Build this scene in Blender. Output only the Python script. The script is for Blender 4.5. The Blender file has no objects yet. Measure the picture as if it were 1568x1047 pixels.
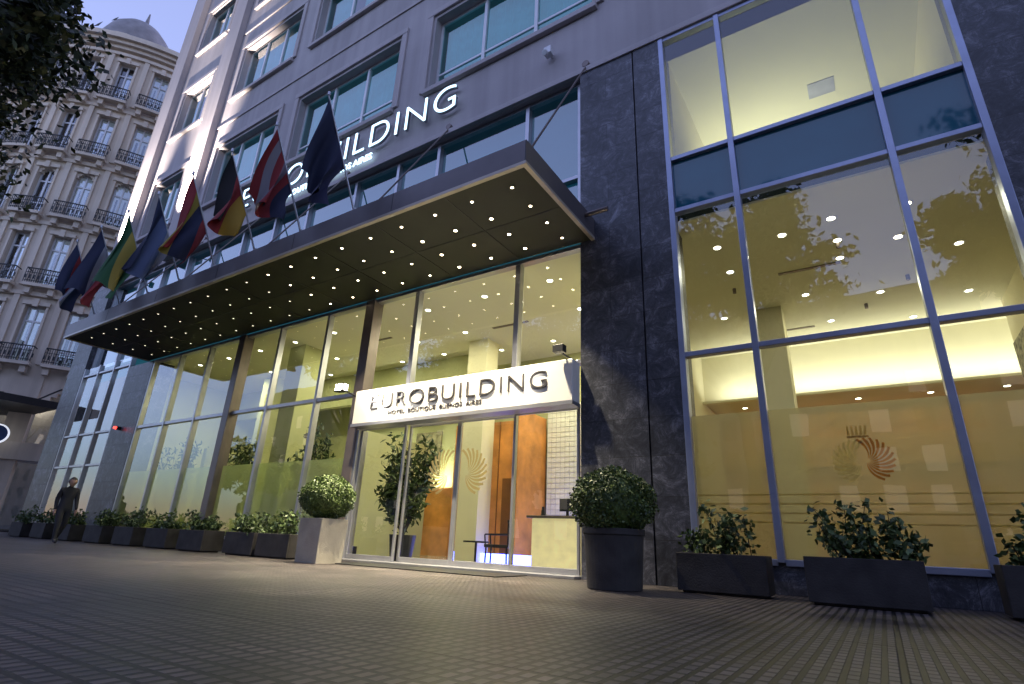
import bpy, bmesh, random
import numpy as np
from math import *
from mathutils import Vector, Matrix
random.seed(7); rng=np.random.default_rng(7)
scene=bpy.context.scene
COL=scene.collection

# ---------------------------------------------------------------- materials
def mat(name):
    m=bpy.data.materials.new(name); m.use_nodes=True
    nt=m.node_tree; b=nt.nodes['Principled BSDF']
    return m,nt,b
def N(nt,t,**kw):
    n=nt.nodes.new(t)
    for k,v in kw.items(): setattr(n,k,v)
    return n
def simple(name,col,rough=.6,metal=0,var=.15,scale=3,bump=.0,emit=None,es=0,spec=.5):
    m,nt,b=mat(name)
    b.inputs['Roughness'].default_value=rough; b.inputs['Metallic'].default_value=metal; b.inputs['Specular IOR Level'].default_value=spec
    g=N(nt,'ShaderNodeNewGeometry'); no=N(nt,'ShaderNodeTexNoise'); no.inputs['Scale'].default_value=scale; no.inputs['Detail'].default_value=6
    nt.links.new(g.outputs['Position'],no.inputs['Vector'])
    r=N(nt,'ShaderNodeValToRGB')
    r.color_ramp.elements[0].position=.3; r.color_ramp.elements[1].position=.7
    r.color_ramp.elements[0].color=tuple(c*(1-var) for c in col)+(1,)
    r.color_ramp.elements[1].color=tuple(min(1,c*(1+var)) for c in col)+(1,)
    nt.links.new(no.outputs['Fac'],r.inputs['Fac']); nt.links.new(r.outputs['Color'],b.inputs['Base Color'])
    if bump:
        n2=N(nt,'ShaderNodeTexNoise'); n2.inputs['Scale'].default_value=scale*12
        nt.links.new(g.outputs['Position'],n2.inputs['Vector'])
        bp=N(nt,'ShaderNodeBump'); bp.inputs['Strength'].default_value=bump; bp.inputs['Distance'].default_value=.02
        nt.links.new(n2.outputs['Fac'],bp.inputs['Height']); nt.links.new(bp.outputs['Normal'],b.inputs['Normal'])
    if emit:
        b.inputs['Emission Color'].default_value=emit+(1,); b.inputs['Emission Strength'].default_value=es
        m.cycles.emission_sampling='NONE'
    return m
def stained(name,col,var=.09):
    # painted render with rain streaks and patchy weathering
    m,nt,b=mat(name); b.inputs['Roughness'].default_value=.85
    g=N(nt,'ShaderNodeNewGeometry'); mp=N(nt,'ShaderNodeMapping'); mp.inputs['Scale'].default_value=(2.6,2.6,.12)
    nt.links.new(g.outputs['Position'],mp.inputs['Vector'])
    n1=N(nt,'ShaderNodeTexNoise'); n1.inputs['Scale'].default_value=1; n1.inputs['Detail'].default_value=8; nt.links.new(mp.outputs[0],n1.inputs['Vector'])
    n2=N(nt,'ShaderNodeTexNoise'); n2.inputs['Scale'].default_value=.5; n2.inputs['Detail'].default_value=8; nt.links.new(g.outputs['Position'],n2.inputs['Vector'])
    ad=N(nt,'ShaderNodeMath',operation='ADD'); nt.links.new(n1.outputs['Fac'],ad.inputs[0]); nt.links.new(n2.outputs['Fac'],ad.inputs[1])
    hf=N(nt,'ShaderNodeMath',operation='MULTIPLY'); hf.inputs[1].default_value=.5; nt.links.new(ad.outputs[0],hf.inputs[0])
    r=N(nt,'ShaderNodeValToRGB'); r.color_ramp.elements[0].position=.36; r.color_ramp.elements[1].position=.62
    r.color_ramp.elements[0].color=tuple(c*(1-2*var) for c in col)+(1,); r.color_ramp.elements[1].color=tuple(c*(1+var) for c in col)+(1,)
    nt.links.new(hf.outputs[0],r.inputs['Fac']); nt.links.new(r.outputs['Color'],b.inputs['Base Color'])
    n3=N(nt,'ShaderNodeTexNoise'); n3.inputs['Scale'].default_value=14; nt.links.new(g.outputs['Position'],n3.inputs['Vector'])
    bp=N(nt,'ShaderNodeBump'); bp.inputs['Strength'].default_value=.15; bp.inputs['Distance'].default_value=.02
    nt.links.new(n3.outputs['Fac'],bp.inputs['Height']); nt.links.new(bp.outputs['Normal'],b.inputs['Normal'])
    return m
def emis(name,col,s,sample=False):
    m,nt,b=mat(name); b.inputs['Base Color'].default_value=col+(1,)
    b.inputs['Emission Color'].default_value=col+(1,); b.inputs['Emission Strength'].default_value=s
    if not sample: m.cycles.emission_sampling='NONE'
    return m
def glass(name,tint=(.9,.95,.93),ior=1.45,extra=0.0,rough=0.0):
    m,nt,b=mat(name); nt.nodes.remove(b)
    out=nt.nodes['Material Output']
    t=N(nt,'ShaderNodeBsdfTransparent'); t.inputs['Color'].default_value=tint+(1,)
    gl=N(nt,'ShaderNodeBsdfGlossy'); gl.inputs['Roughness'].default_value=rough; gl.inputs['Color'].default_value=(.95,.97,1,1)
    fr=N(nt,'ShaderNodeFresnel'); fr.inputs['IOR'].default_value=ior
    ad=N(nt,'ShaderNodeMath',operation='MULTIPLY_ADD'); ad.inputs[1].default_value=1.5; ad.inputs[2].default_value=extra; ad.use_clamp=True
    nt.links.new(fr.outputs[0],ad.inputs[0])
    g=N(nt,'ShaderNodeNewGeometry'); no=N(nt,'ShaderNodeTexNoise'); no.inputs['Scale'].default_value=.6
    nt.links.new(g.outputs['Position'],no.inputs['Vector'])
    bp=N(nt,'ShaderNodeBump'); bp.inputs['Strength'].default_value=.08; bp.inputs['Distance'].default_value=.05
    nt.links.new(no.outputs['Fac'],bp.inputs['Height']); nt.links.new(bp.outputs['Normal'],gl.inputs['Normal'])
    mx=N(nt,'ShaderNodeMixShader')
    nt.links.new(ad.outputs[0],mx.inputs[0]); nt.links.new(t.outputs[0],mx.inputs[1]); nt.links.new(gl.outputs[0],mx.inputs[2])
    nt.links.new(mx.outputs[0],out.inputs['Surface'])
    return m
def frosted(name,col,clear=.3,tlw=.7,dcol=None):
    m,nt,b=mat(name); nt.nodes.remove(b); out=nt.nodes['Material Output']
    tl=N(nt,'ShaderNodeBsdfTranslucent'); tl.inputs['Color'].default_value=col+(1,)
    df=N(nt,'ShaderNodeBsdfDiffuse'); df.inputs['Color'].default_value=(dcol or tuple(c*.6 for c in col))+(1,)
    tr=N(nt,'ShaderNodeBsdfTransparent'); tr.inputs['Color'].default_value=col+(1,)
    m1=N(nt,'ShaderNodeMixShader'); m1.inputs[0].default_value=1-tlw
    nt.links.new(tl.outputs[0],m1.inputs[1]); nt.links.new(df.outputs[0],m1.inputs[2])
    m2=N(nt,'ShaderNodeMixShader'); m2.inputs[0].default_value=clear
    nt.links.new(m1.outputs[0],m2.inputs[1]); nt.links.new(tr.outputs[0],m2.inputs[2])
    nt.links.new(m2.outputs[0],out.inputs['Surface'])
    return m

def stone_mat():
    m,nt,b=mat('dark_slate_stone')
    g=N(nt,'ShaderNodeNewGeometry'); sp=N(nt,'ShaderNodeSeparateXYZ'); nt.links.new(g.outputs['Position'],sp.inputs[0])
    ad=N(nt,'ShaderNodeMath',operation='ADD'); nt.links.new(sp.outputs[0],ad.inputs[0]); nt.links.new(sp.outputs[1],ad.inputs[1])
    cb=N(nt,'ShaderNodeCombineXYZ'); nt.links.new(ad.outputs[0],cb.inputs[0]); nt.links.new(sp.outputs[2],cb.inputs[1])
    br=N(nt,'ShaderNodeTexBrick'); br.inputs['Scale'].default_value=1
    br.inputs['Brick Width'].default_value=1.32; br.inputs['Row Height'].default_value=.66; br.inputs['Mortar Size'].default_value=.005
    br.inputs['Color1'].default_value=(.036,.038,.048,1); br.inputs['Color2'].default_value=(.072,.074,.092,1); br.inputs['Mortar'].default_value=(.014,.014,.017,1)
    br.offset=.5
    nt.links.new(cb.outputs[0],br.inputs['Vector'])
    no=N(nt,'ShaderNodeTexNoise'); no.inputs['Scale'].default_value=3.0; no.inputs['Detail'].default_value=15; no.inputs['Roughness'].default_value=.88; no.inputs['Distortion'].default_value=.7
    nt.links.new(g.outputs['Position'],no.inputs['Vector'])
    r=N(nt,'ShaderNodeValToRGB'); r.color_ramp.elements[0].position=.42; r.color_ramp.elements[0].color=(.35,.35,.38,1); r.color_ramp.elements[1].position=.62; r.color_ramp.elements[1].color=(3.6,3.5,3.4,1)
    e=r.color_ramp.elements.new(.52); e.color=(.95,.95,.95,1)
    nt.links.new(no.outputs['Fac'],r.inputs['Fac'])
    mx=N(nt,'ShaderNodeMix',data_type='RGBA',blend_type='MULTIPLY'); mx.inputs[0].default_value=1
    nt.links.new(br.outputs['Color'],mx.inputs[6]); nt.links.new(r.outputs['Color'],mx.inputs[7]); nt.links.new(mx.outputs[2],b.inputs['Base Color'])
    b.inputs['Roughness'].default_value=.40
    bp=N(nt,'ShaderNodeBump'); bp.inputs['Strength'].default_value=.5; bp.inputs['Distance'].default_value=.012
    nt.links.new(no.outputs['Fac'],bp.inputs['Height']); 
    bp2=N(nt,'ShaderNodeBump',invert=True); bp2.inputs['Strength'].default_value=.6; bp2.inputs['Distance'].default_value=.012
    nt.links.new(br.outputs['Fac'],bp2.inputs['Height']); nt.links.new(bp.outputs['Normal'],bp2.inputs['Normal']); nt.links.new(bp2.outputs['Normal'],b.inputs['Normal'])
    return m
def paving_mat():
    m,nt,b=mat('ridged_paving')
    g=N(nt,'ShaderNodeNewGeometry')
    def brick(w,h,mo,off=0.):
        br=N(nt,'ShaderNodeTexBrick'); br.offset=off; br.inputs['Scale'].default_value=1
        br.inputs['Brick Width'].default_value=w; br.inputs['Row Height'].default_value=h; br.inputs['Mortar Size'].default_value=mo; br.inputs['Mortar Smooth'].default_value=.2
        nt.links.new(g.outputs['Position'],br.inputs['Vector']); return br
    b1=brick(.08,.115,.017); b1.inputs['Color1'].default_value=(.145,.122,.118,1); b1.inputs['Color2'].default_value=(.088,.075,.075,1); b1.inputs['Mortar'].default_value=(.008,.007,.008,1)
    b2=brick(.40,.46,.008); b2.inputs['Color1'].default_value=(1.15,1.12,1.12,1); b2.inputs['Color2'].default_value=(.74,.74,.78,1); b2.inputs['Mortar'].default_value=(.45,.45,.45,1)
    b3=brick(4.8,2.3,.022); b3.inputs['Color1'].default_value=(1,1,1,1); b3.inputs['Color2'].default_value=(.88,.88,.9,1); b3.inputs['Mortar'].default_value=(.2,.2,.2,1)
    no=N(nt,'ShaderNodeTexNoise'); no.inputs['Scale'].default_value=.9; no.inputs['Detail'].default_value=8; no.inputs['Roughness'].default_value=.65
    nt.links.new(g.outputs['Position'],no.inputs['Vector'])
    r=N(nt,'ShaderNodeValToRGB'); r.color_ramp.elements[0].position=.3; r.color_ramp.elements[0].color=(.42,.42,.44,1); r.color_ramp.elements[1].position=.7; r.color_ramp.elements[1].color=(1.3,1.27,1.25,1)
    nt.links.new(no.outputs['Fac'],r.inputs['Fac'])
    cur=b1.outputs['Color']
    for o in (b2.outputs['Color'],b3.outputs['Color'],r.outputs['Color']):
        mx=N(nt,'ShaderNodeMix',data_type='RGBA',blend_type='MULTIPLY'); mx.inputs[0].default_value=1
        nt.links.new(cur,mx.inputs[6]); nt.links.new(o,mx.inputs[7]); cur=mx.outputs[2]
    nt.links.new(cur,b.inputs['Base Color'])
    rr=N(nt,'ShaderNodeMapRange'); rr.inputs[3].default_value=.34; rr.inputs[4].default_value=.6
    nt.links.new(no.outputs['Fac'],rr.inputs[0]); nt.links.new(rr.outputs[0],b.inputs['Roughness'])
    bp=N(nt,'ShaderNodeBump',invert=True); bp.inputs['Strength'].default_value=1; bp.inputs['Distance'].default_value=.008
    nt.links.new(b1.outputs['Fac'],bp.inputs['Height'])
    bp2=N(nt,'ShaderNodeBump',invert=True); bp2.inputs['Strength'].default_value=.8; bp2.inputs['Distance'].default_value=.02
    nt.links.new(b3.outputs['Fac'],bp2.inputs['Height']); nt.links.new(bp.outputs['Normal'],bp2.inputs['Normal']); nt.links.new(bp2.outputs['Normal'],b.inputs['Normal'])
    return m
def leaf_mat(name,c1,c2):
    m,nt,b=mat(name)
    oi=N(nt,'ShaderNodeNewGeometry'); r=N(nt,'ShaderNodeValToRGB')
    r.color_ramp.elements[0].color=c1+(1,); r.color_ramp.elements[1].color=c2+(1,)
    nt.links.new(oi.outputs['Random Per Island'],r.inputs['Fac']); nt.links.new(r.outputs['Color'],b.inputs['Base Color'])
    b.inputs['Roughness'].default_value=.5
    return m

M={}
M['stucco']=stained('stucco',(.37,.335,.34))
M['stucco_trim']=stained('stucco_trim',(.41,.37,.375),.06)
M['stone']=stone_mat()
M['alu']=simple('aluminium_frame',(.40,.40,.43),.35,.75,var=.08)
M['alu_dark']=simple('bronze_frame',(.16,.13,.12),.4,.5,var=.1)
M['white_frame']=simple('white_frame',(.6,.6,.62),.4,.2,var=.04)
M['glass']=glass('clear_glass',ior=1.5,extra=.035)
M['glass_dark']=glass('tinted_glass',(.42,.66,.70),1.5,.06)
M['glass_spandrel']=simple('spandrel_glass',(.012,.095,.14),.05,.0,var=.2,scale=.5,spec=.6)
M['mezz']=glass('mezzanine_glass',(.30,.55,.64),1.6,.10)
M['frost']=frosted('frosted_film',(.72,.67,.46),.25,.68,(.24,.23,.15))
M['frost2']=frosted('frosted_film_green',(.60,.70,.42),.5,.75,(.12,.16,.09))
M['cream']=simple('cream_plaster',(.72,.68,.48),.8,var=.04,scale=.6)
M['olive']=simple('olive_plaster',(.46,.47,.25),.8,var=.08,scale=.6)
M['ceil']=simple('ceiling_plaster',(.68,.66,.48),.8,var=.03,scale=.4)
M['wood']=simple('orange_wood',(.60,.25,.06),.35,var=.3,scale=2)
M['floor']=simple('lobby_marble',(.50,.47,.38),.15,var=.1,scale=1.5)
M['tilew']=simple('pale_tile',(.66,.66,.58),.3,var=.06,scale=4)
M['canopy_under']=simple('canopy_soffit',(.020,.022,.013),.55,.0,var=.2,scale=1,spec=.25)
M['canopy_fascia']=simple('canopy_fascia',(.13,.115,.12),.45,.4,var=.15,scale=1.2)
M['canopy_trim']=simple('canopy_trim',(.42,.37,.31),.4,.3,var=.08)
M['bulb']=emis('downlight_bulb',(1,.86,.58),22)
M['bulb_int']=emis('ceiling_downlight',(1,.93,.68),14)
M['black']=simple('black_metal',(.02,.02,.022),.4,.3)
M['signwhite']=simple('sign_panel',(.72,.70,.66),.35,.1,var=.05,scale=1.5)
M['letter_dark']=simple('sign_letter',(.07,.065,.07),.35,.4)
M['letter_lit']=emis('lit_letter',(.58,.84,1.0),2.4)
M['letter_ret']=simple('letter_return',(.3,.32,.36),.4,.5)
M['planter']=simple('planter_grey',(.036,.033,.034),.75,var=.3,scale=4,bump=.2,spec=.3)
M['planter_l']=simple('planter_stone',(.34,.31,.26),.7,var=.12,scale=4,bump=.2)
M['soil']=simple('soil',(.03,.02,.015),.95)
M['leaf']=leaf_mat('shrub_leaf',(.022,.045,.012),(.09,.14,.04))
M['leaf_box']=leaf_mat('boxwood_leaf',(.022,.045,.010),(.10,.15,.03))
M['leaf_tree']=leaf_mat('tree_leaf',(.012,.022,.008),(.045,.065,.02))
M['bark']=simple('bark',(.035,.028,.024),.9,var=.3,scale=6,bump=.5)
M['curtain']=simple('teal_curtain',(.14,.40,.44),.8,var=.25,scale=1.5,emit=(.08,.38,.46),es=.26)  # room light behind the upper windows is put into the curtain's emission
M['dark']=simple('dark_interior',(.03,.05,.06),.8)
M['pave']=paving_mat()
M['asphalt']=simple('asphalt',(.05,.05,.052),.8,var=.2,scale=5,bump=.3)
M['kerb']=simple('granite_kerb',(.25,.24,.24),.7,var=.15,scale=8)
M['fr_wall']=stained('limestone',(.60,.51,.41),.10)
M['fr_trim']=stained('limestone_trim',(.66,.57,.47),.07)
M['opp_wall']=simple('opposite_render',(.16,.15,.14),.85,var=.15,scale=.5)
M['fr_iron']=simple('wrought_iron',(.025,.027,.03),.5,.4)
M['fr_glass']=glass('old_window_glass',(.8,.85,.9),1.5,.08)
M['fr_curt']=simple('lace_curtain',(.6,.6,.6),.8,var=.2,scale=2,emit=(.52,.58,.68),es=.24)  # curtain brightness put in as emission, no lamp in these rooms
M['fr_roof']=simple('slate_roof',(.20,.19,.20),.5,var=.2,scale=2)
M['skin']=simple('skin',(.45,.27,.19),.6)
M['cloth_d']=simple('dark_coat',(.03,.03,.035),.9)
M['cloth_b']=simple('jeans',(.03,.04,.07),.9)
M['hair']=simple('hair',(.02,.012,.008),.6)
M['blue']=emis('blue_led',(.10,.14,1.0),14,True)
M['orange_em']=frosted('emblem_orange',(.62,.28,.05),0,.75)
M['emblem_w']=frosted('emblem_pale',(.80,.74,.50),.25,.8,(.4,.36,.25))
M['emblem_g']=frosted('emblem_gold',(.66,.52,.24),.2,.7,(.5,.42,.25))
M['flood']=emis('flood_lamp_lens',(1,.93,.8),60)

# ---------------------------------------------------------------- mesh helpers
def empty(name,loc=(0,0,0)):
    e=bpy.data.objects.new(name,None); e.location=loc; e.empty_display_size=.3; COL.objects.link(e); return e
def mkobj(name,verts,faces,m,parent=None,smooth=False,mi=None):
    me=bpy.data.meshes.new(name); me.from_pydata(verts,[],faces)
    ms=m if isinstance(m,list) else [m]
    for k in ms: me.materials.append(k)
    if mi: me.polygons.foreach_set('material_index',mi)
    if smooth: me.polygons.foreach_set('use_smooth',[True]*len(faces))
    me.update()
    o=bpy.data.objects.new(name,me); COL.objects.link(o)
    if parent: o.parent=parent
    return o
class MB:
    def __init__(s): s.v=[]; s.f=[]
    def box(s,x0,x1,y0,y1,z0,z1):
        n=len(s.v)
        s.v+=[(x0,y0,z0),(x1,y0,z0),(x1,y1,z0),(x0,y1,z0),(x0,y0,z1),(x1,y0,z1),(x1,y1,z1),(x0,y1,z1)]
        s.f+=[tuple(n+i for i in q) for q in [(0,3,2,1),(4,5,6,7),(0,1,5,4),(1,2,6,5),(2,3,7,6),(3,0,4,7)]]
        return s
    def quad(s,*p):
        n=len(s.v); s.v+=list(p); s.f.append(tuple(range(n,n+len(p)))); return s
    def tube(s,p0,p1,r0,r1=None,k=8,cap=True):
        r1=r0 if r1 is None else r1
        p0=Vector(p0);p1=Vector(p1);d=(p1-p0).normalized(); a=d.orthogonal().normalized(); b=d.cross(a); n=len(s.v)
        for p,r in((p0,r0),(p1,r1)):
            for i in range(k):
                t=2*pi*i/k; s.v.append(tuple(p+a*cos(t)*r+b*sin(t)*r))
        for i in range(k): s.f.append((n+i,n+(i+1)%k,n+k+(i+1)%k,n+k+i))
        if cap: s.f.append(tuple(n+i for i in range(k))[::-1]); s.f.append(tuple(n+k+i for i in range(k)))
        return s
    def disk(s,c,r,k=14,up=False):
        n=len(s.v); s.v+=[(c[0]+r*cos(2*pi*i/k),c[1]+r*sin(2*pi*i/k),c[2]) for i in range(k)]
        s.f.append(tuple(range(n,n+k)) if up else tuple(range(n,n+k))[::-1]); return s
    def obj(s,name,m,parent=None,smooth=False,bevel=0):
        o=mkobj(name,s.v,s.f,m,parent,smooth)
        if bevel:
            b=o.modifiers.new('bevel','BEVEL'); b.width=bevel; b.segments=2; b.limit_method='ANGLE'
        return o

D=9.0
# ---------------------------------------------------------------- ground
MB().quad((-400,-400,-.13),(400,-400,-.13),(400,400,-.13),(-400,400,-.13)).obj('ground',M['asphalt'])
pv=MB().box(-36,40,-3.6,30,-.129,0); pv.obj('pavement',M['pave'])
MB().box(-36,40,-3.85,-3.602,-.129,.004).obj('kerb',M['kerb'],bevel=.02)
MB().box(-70,-41.2,3.0,40,-.128,.001).obj('pavement',M['pave'])
ml=MB()
for i in range(-9,10):
    for yy in (-8,-12,-16): ml.quad((i*6,yy,-.124),(i*6+3,yy,-.124),(i*6+3,yy+.12,-.124),(i*6,yy+.12,-.124))
ml.obj('lane_markings',simple('road_paint',(.7,.7,.68),.6))

# ---------------------------------------------------------------- hotel
H=empty('hotel_building')
st=MB()
st.box(-4.30,-3.03,8.94,9.7,0,11.0); st.box(-3.0,-2.42,8.94,9.7,0,11.0)
st.box(2.30,9,8.94,9.7,0,11.0)
st.box(-23.9,-21.95,8.94,9.7,0,6.4); st.box(-30,-28.3,8.94,9.7,0,11.0)
st.box(-2.42,2.30,9.0,9.6,0,.42)
st.box(-21.95,-10.35,9.0,9.5,0,.30)
st.box(-28.3,-23.9,9.0,9.5,0,.5)
st.obj('stone_cladding',M['stone'],H)
MB().box(-3.03,-3.0,9.0,9.5,0,11).obj('stone_joint',M['black'],H)
ZT=37
cols=[(-27.1,-24.5),(-21.7,-17.5),(-16.1,-10.9),(-9.35,-4.0),(-2.0,3.0),(5,10)]
rows=[(13.1,16.1),(18.9,21.9),(24.7,27.7),(30.5,33.5)]
w=MB()
xs=[-30]+[x for c in cols for x in c]+[14]
for i in range(0,len(xs),2): w.box(xs[i],xs[i+1],9.0,9.6,11.0,ZT)
for c in cols:
    z=11.0
    for (a,b) in rows: w.box(c[0],c[1],9.0,9.6,z,a); z=b
    w.box(c[0],c[1],9.0,9.6,z,ZT)
w.box(-30,-29.6,9.6,24,0,ZT); w.box(-29.6,14,18.5,18.9,11.2,ZT); w.box(-29.6,14,9.6,18.5,ZT-.4,ZT)
w.box(9,14,9.0,9.6,0,11)
w.obj('stucco_wall',M['stucco'],H)
t=MB()
for px in (-28.4,-23.0): 
    t.box(px-.55,px+.55,8.72,8.998,11.3,ZT); t.box(px-.65,px+.65,8.66,8.997,11.05,11.3)
for c in cols:
    for a,b in rows:
        t.box(c[0]-.15,c[1]+.15,8.86,8.999,a-.16,a-.003)
        t.box(c[0]-.32,c[0]-.10,8.93,8.999,a,b+.12)
        t.box(c[1]+.10,c[1]+.32,8.93,8.999,a,b+.12)
        t.box(c[0]-.32,c[1]+.32,8.92,8.999,b+.12,b+.34)
for a,b in rows:
    t.box(-22.4,14,8.955,8.999,b+1.3,b+1.42)
t.box(-22.3,14,8.90,8.999,11.0,11.16)
t.obj('facade_mouldings',M['stucco_trim'],H,bevel=.012)
fr=MB(); gl=MB(); cu=MB()
for ci,c in enumerate(cols):
    n=3 if c[1]-c[0]>3 else 2
    for a,b in rows:
        fr.box(c[0],c[1],9.26,9.34,a,a+.09); fr.box(c[0],c[1],9.26,9.34,b-.09,b)
        fr.box(c[0],c[0]+.09,9.265,9.335,a+.09,b-.09); fr.box(c[1]-.09,c[1],9.265,9.335,a+.09,b-.09)
        for k in range(1,n):
            x=c[0]+(c[1]-c[0])*k/n; fr.box(x-.05,x+.05,9.24,9.345,a+.09,b-.09)
        fr.box(c[0]+.09,c[1]-.09,9.27,9.33,a+.78,a+.85)
        gl.quad((c[0],9.3,a),(c[1],9.3,a),(c[1],9.3,b),(c[0],9.3,b))
        nx=60; gap=random.choice((0,0,6,10)); g0=random.randint(10,45)
        for i in range(nx):
            if g0<=i<g0+gap: continue
            x0=c[0]+(c[1]-c[0])*i/nx; x1=c[0]+(c[1]-c[0])*(i+1)/nx
            y0=9.62+.05*sin(i*1.9); y1=9.62+.05*sin((i+1)*1.9)
            cu.quad((x0,y0,a-.1),(x1,y1,a-.1),(x1,y1,b+.1),(x0,y0,b+.1))
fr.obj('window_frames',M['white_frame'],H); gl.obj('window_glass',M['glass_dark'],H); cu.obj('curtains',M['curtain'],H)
MB().box(-29.5,13.9,10.4,10.5,11.3,ZT-.5).obj('room_partition',M['dark'],H)
mz=MB().quad((-28.3,9.25,6.9),(-4.32,9.25,6.9),(-4.32,9.25,11),(-28.3,9.25,11)); mz.obj('mezzanine_glass',M['mezz'],H)
mf=MB()
for x in [-28.2,-25.9,-23.9,-21.9,-20,-18.1,-16.2,-14.4,-12.1,-10.3,-8.75,-5.85,-4.4]: mf.box(x-.05,x+.05,9.12,9.3,6.9,11)
mf.box(-28.3,-4.32,9.13,9.29,10.9,10.998); mf.box(-28.3,-4.32,9.13,9.29,8.25,8.33)
mf.obj('mezzanine_frames',M['alu'],H)
MB().box(-28.3,-4.31,9.62,9.7,6.5,11.0).obj('mezzanine_backing',simple('mezz_backing_glow',(.05,.16,.2),.8,var=.3,scale=.8,emit=(.03,.2,.28),es=.30),H)  # backing wall behind the glass; its teal glow is painted in by emission

g=MB(); fm=MB(); fd=MB()
mull=[-21.9,-20.0,-18.1,-14.25,-12.1]
for x in mull: fm.box(x-.045,x+.045,8.95,9.12,.3,6.32)
for x in (-16.15,-10.38): fd.box(x-.16,x+.16,8.88,9.2,0,6.4)
for a,b in ((-21.95,-16.31),(-15.99,-10.54),(-10.22,-4.31)): fm.box(a,b,8.945,9.125,6.32,6.41)
fm.box(-21.9,-16.31,8.97,9.1,3.82,3.92); fm.box(-15.99,-10.54,8.97,9.1,3.82,3.92)
fm.box(-21.9,-10.54,8.965,9.11,.301,.38)
g.quad((-21.95,9.04,.3),(-10.3,9.04,.3),(-10.3,9.04,6.4),(-21.95,9.04,6.4))
for x in (-8.78,-5.83): fm.box(x-.06,x+.06,8.95,9.12,3.88,6.32)
g.quad((-10.3,9.05,3.8),(-4.3,9.05,3.8),(-4.3,9.05,6.4),(-10.3,9.05,6.4))
fm.box(-10.22,-4.31,8.96,9.11,3.8,3.88)
g.quad((-28.3,9.04,.5),(-23.9,9.04,.5),(-23.9,9.04,6.9),(-28.3,9.04,6.9))
for x in (-28.25,-26.8,-25.35,-23.95): fm.box(x-.045,x+.045,8.95,9.12,.5,6.9)
for z in (.5,2.6,3.86,6.5): fm.box(-28.3,-23.9,8.97,9.1,z,z+.08)
dx=[-10.15,-8.70,-7.26,-5.80,-4.36]
for i in range(4):
    y=9.02 if i in(0,3) else 9.14
    a,b=dx[i],dx[i+1]
    fm.box(a,a+.05,y-.03,y+.03,.05,2.98); fm.box(b-.05,b,y-.031,y+.031,.05,2.98); fm.box(a+.05,b-.05,y-.03,y+.03,.05,.15); fm.box(a+.05,b-.05,y-.03,y+.03,2.92,2.98)
    g.quad((a,y,.05),(b,y,.05),(b,y,2.98),(a,y,2.98))
fm.box(-10.22,-4.31,8.7,9.25,.004,.05)
fm.box(-10.24,-10.15,8.9,9.2,0.05,2.92)
fm.obj('aluminium_mullions',M['alu'],H,bevel=.006); fd.obj('bronze_columns',M['alu_dark'],H,bevel=.01)
MB().box(-9.2,-5.2,7.7,8.68,.004,.016).obj('door_mat',M['black'],H)
# right window
RX=[-2.38,-1.21,1.10,2.26]; RZ=[.42,3.68,6.58,7.78,10.95]
rf=MB()
for x in RX: rf.box(x-.05,x+.05,8.93,9.12,.42,11.0)
for z in RZ: 
    for i in range(3): rf.box(RX[i]+.05,RX[i+1]-.05,8.95,9.1,z-.045,z+.045)
rf.obj('shopfront_frames',simple('blue_grey_frame',(.30,.33,.45),.35,.6,var=.08),H,bevel=.008)
for a,b in ((.42,6.58),(7.78,10.98)): g.quad((-2.38,9.03,a),(2.26,9.03,a),(2.26,9.03,b),(-2.38,9.03,b))
MB().quad((-2.38,9.035,6.58),(2.26,9.035,6.58),(2.26,9.035,7.78),(-2.38,9.035,7.78)).obj('spandrel_panel',M['glass_spandrel'],H)
MB().box(-2.42,2.3,9.13,9.5,6.62,7.75).obj('spandrel_backing',M['dark'],H)
g.obj('ground_floor_glass',M['glass'],H)
MB().quad((-2.33,9.06,.45),(2.2,9.06,.45),(2.2,9.06,2.62),(-2.33,9.06,2.62)).obj('frosted_film',M['frost'],H)
fs=MB()
for a,b in ((-21.85,-20.05),(-19.95,-18.15),(-18.05,-16.3),(-15.95,-14.3),(-14.2,-12.15),(-12.05,-10.55)):
    fs.quad((a,9.07,.4),(b,9.07,.4),(b,9.07,2.3),(a,9.07,2.3))
fs.obj('frosted_film_lobby',M['frost2'],H)
es=MB()
for z in (.95,1.08,1.21,1.34): 
    for a,b in ((-2.3,-1.28),(-1.14,1.04),(1.16,2.2)): es.box(a,b,9.046,9.05,z,z+.022)
es.obj('film_stripes',M['emblem_w'],H)

def emblem(name,cx,cz,r,m,flip,y,parent,crown=False):
    mb=MB(); n=12
    for i in range(n):
        a0=radians(-88+165*i/(n-1)); p=[];q=[]
        for k in range(11):
            s=k/10; rad=r*(.10+.90*s)*(1-.12*abs(i/(n-1)-.5)); an=a0+.75*(s-.3)
            wd=r*.105*(s**.8)*(1 if s<.9 else .75)+.002
            c=Vector((cos(an)*rad,sin(an)*rad)); tdir=an+.6; nn=Vector((-sin(tdir),cos(tdir)))
            p.append(c+nn*wd*.62); q.append(c-nn*wd*.62)
        for k in range(10):
            mb.quad(*[((cx+(-1 if flip else 1)*v.x),y,cz+v.y) for v in (p[k],p[k+1],q[k+1],q[k])])
    mb.obj(name,m,parent)
emblem('shell_emblem',.02,1.80,.33,M['orange_em'],False,9.045,H)
emblem('shell_emblem_pale',-.08,1.78,.33,M['emblem_w'],True,9.045,H)
cr=MB()
for i in range(5): cr.quad((-.17+.05*i,9.045,2.16),(-.13+.05*i,9.045,2.16),(-.145+.055*i,9.045,2.29),(-.165+.055*i,9.045,2.29))
cr.box(-.18,.09,9.044,9.046,2.12,2.15); cr.obj('crown_emblem',M['emblem_g'],H)
emblem('shell_emblem_door',-6.98,1.85,.52,M['emblem_g'],False,9.10,H)
emblem('shell_emblem_door_left',-7.50,1.85,.52,M['emblem_g'],True,9.10,H)

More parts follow.
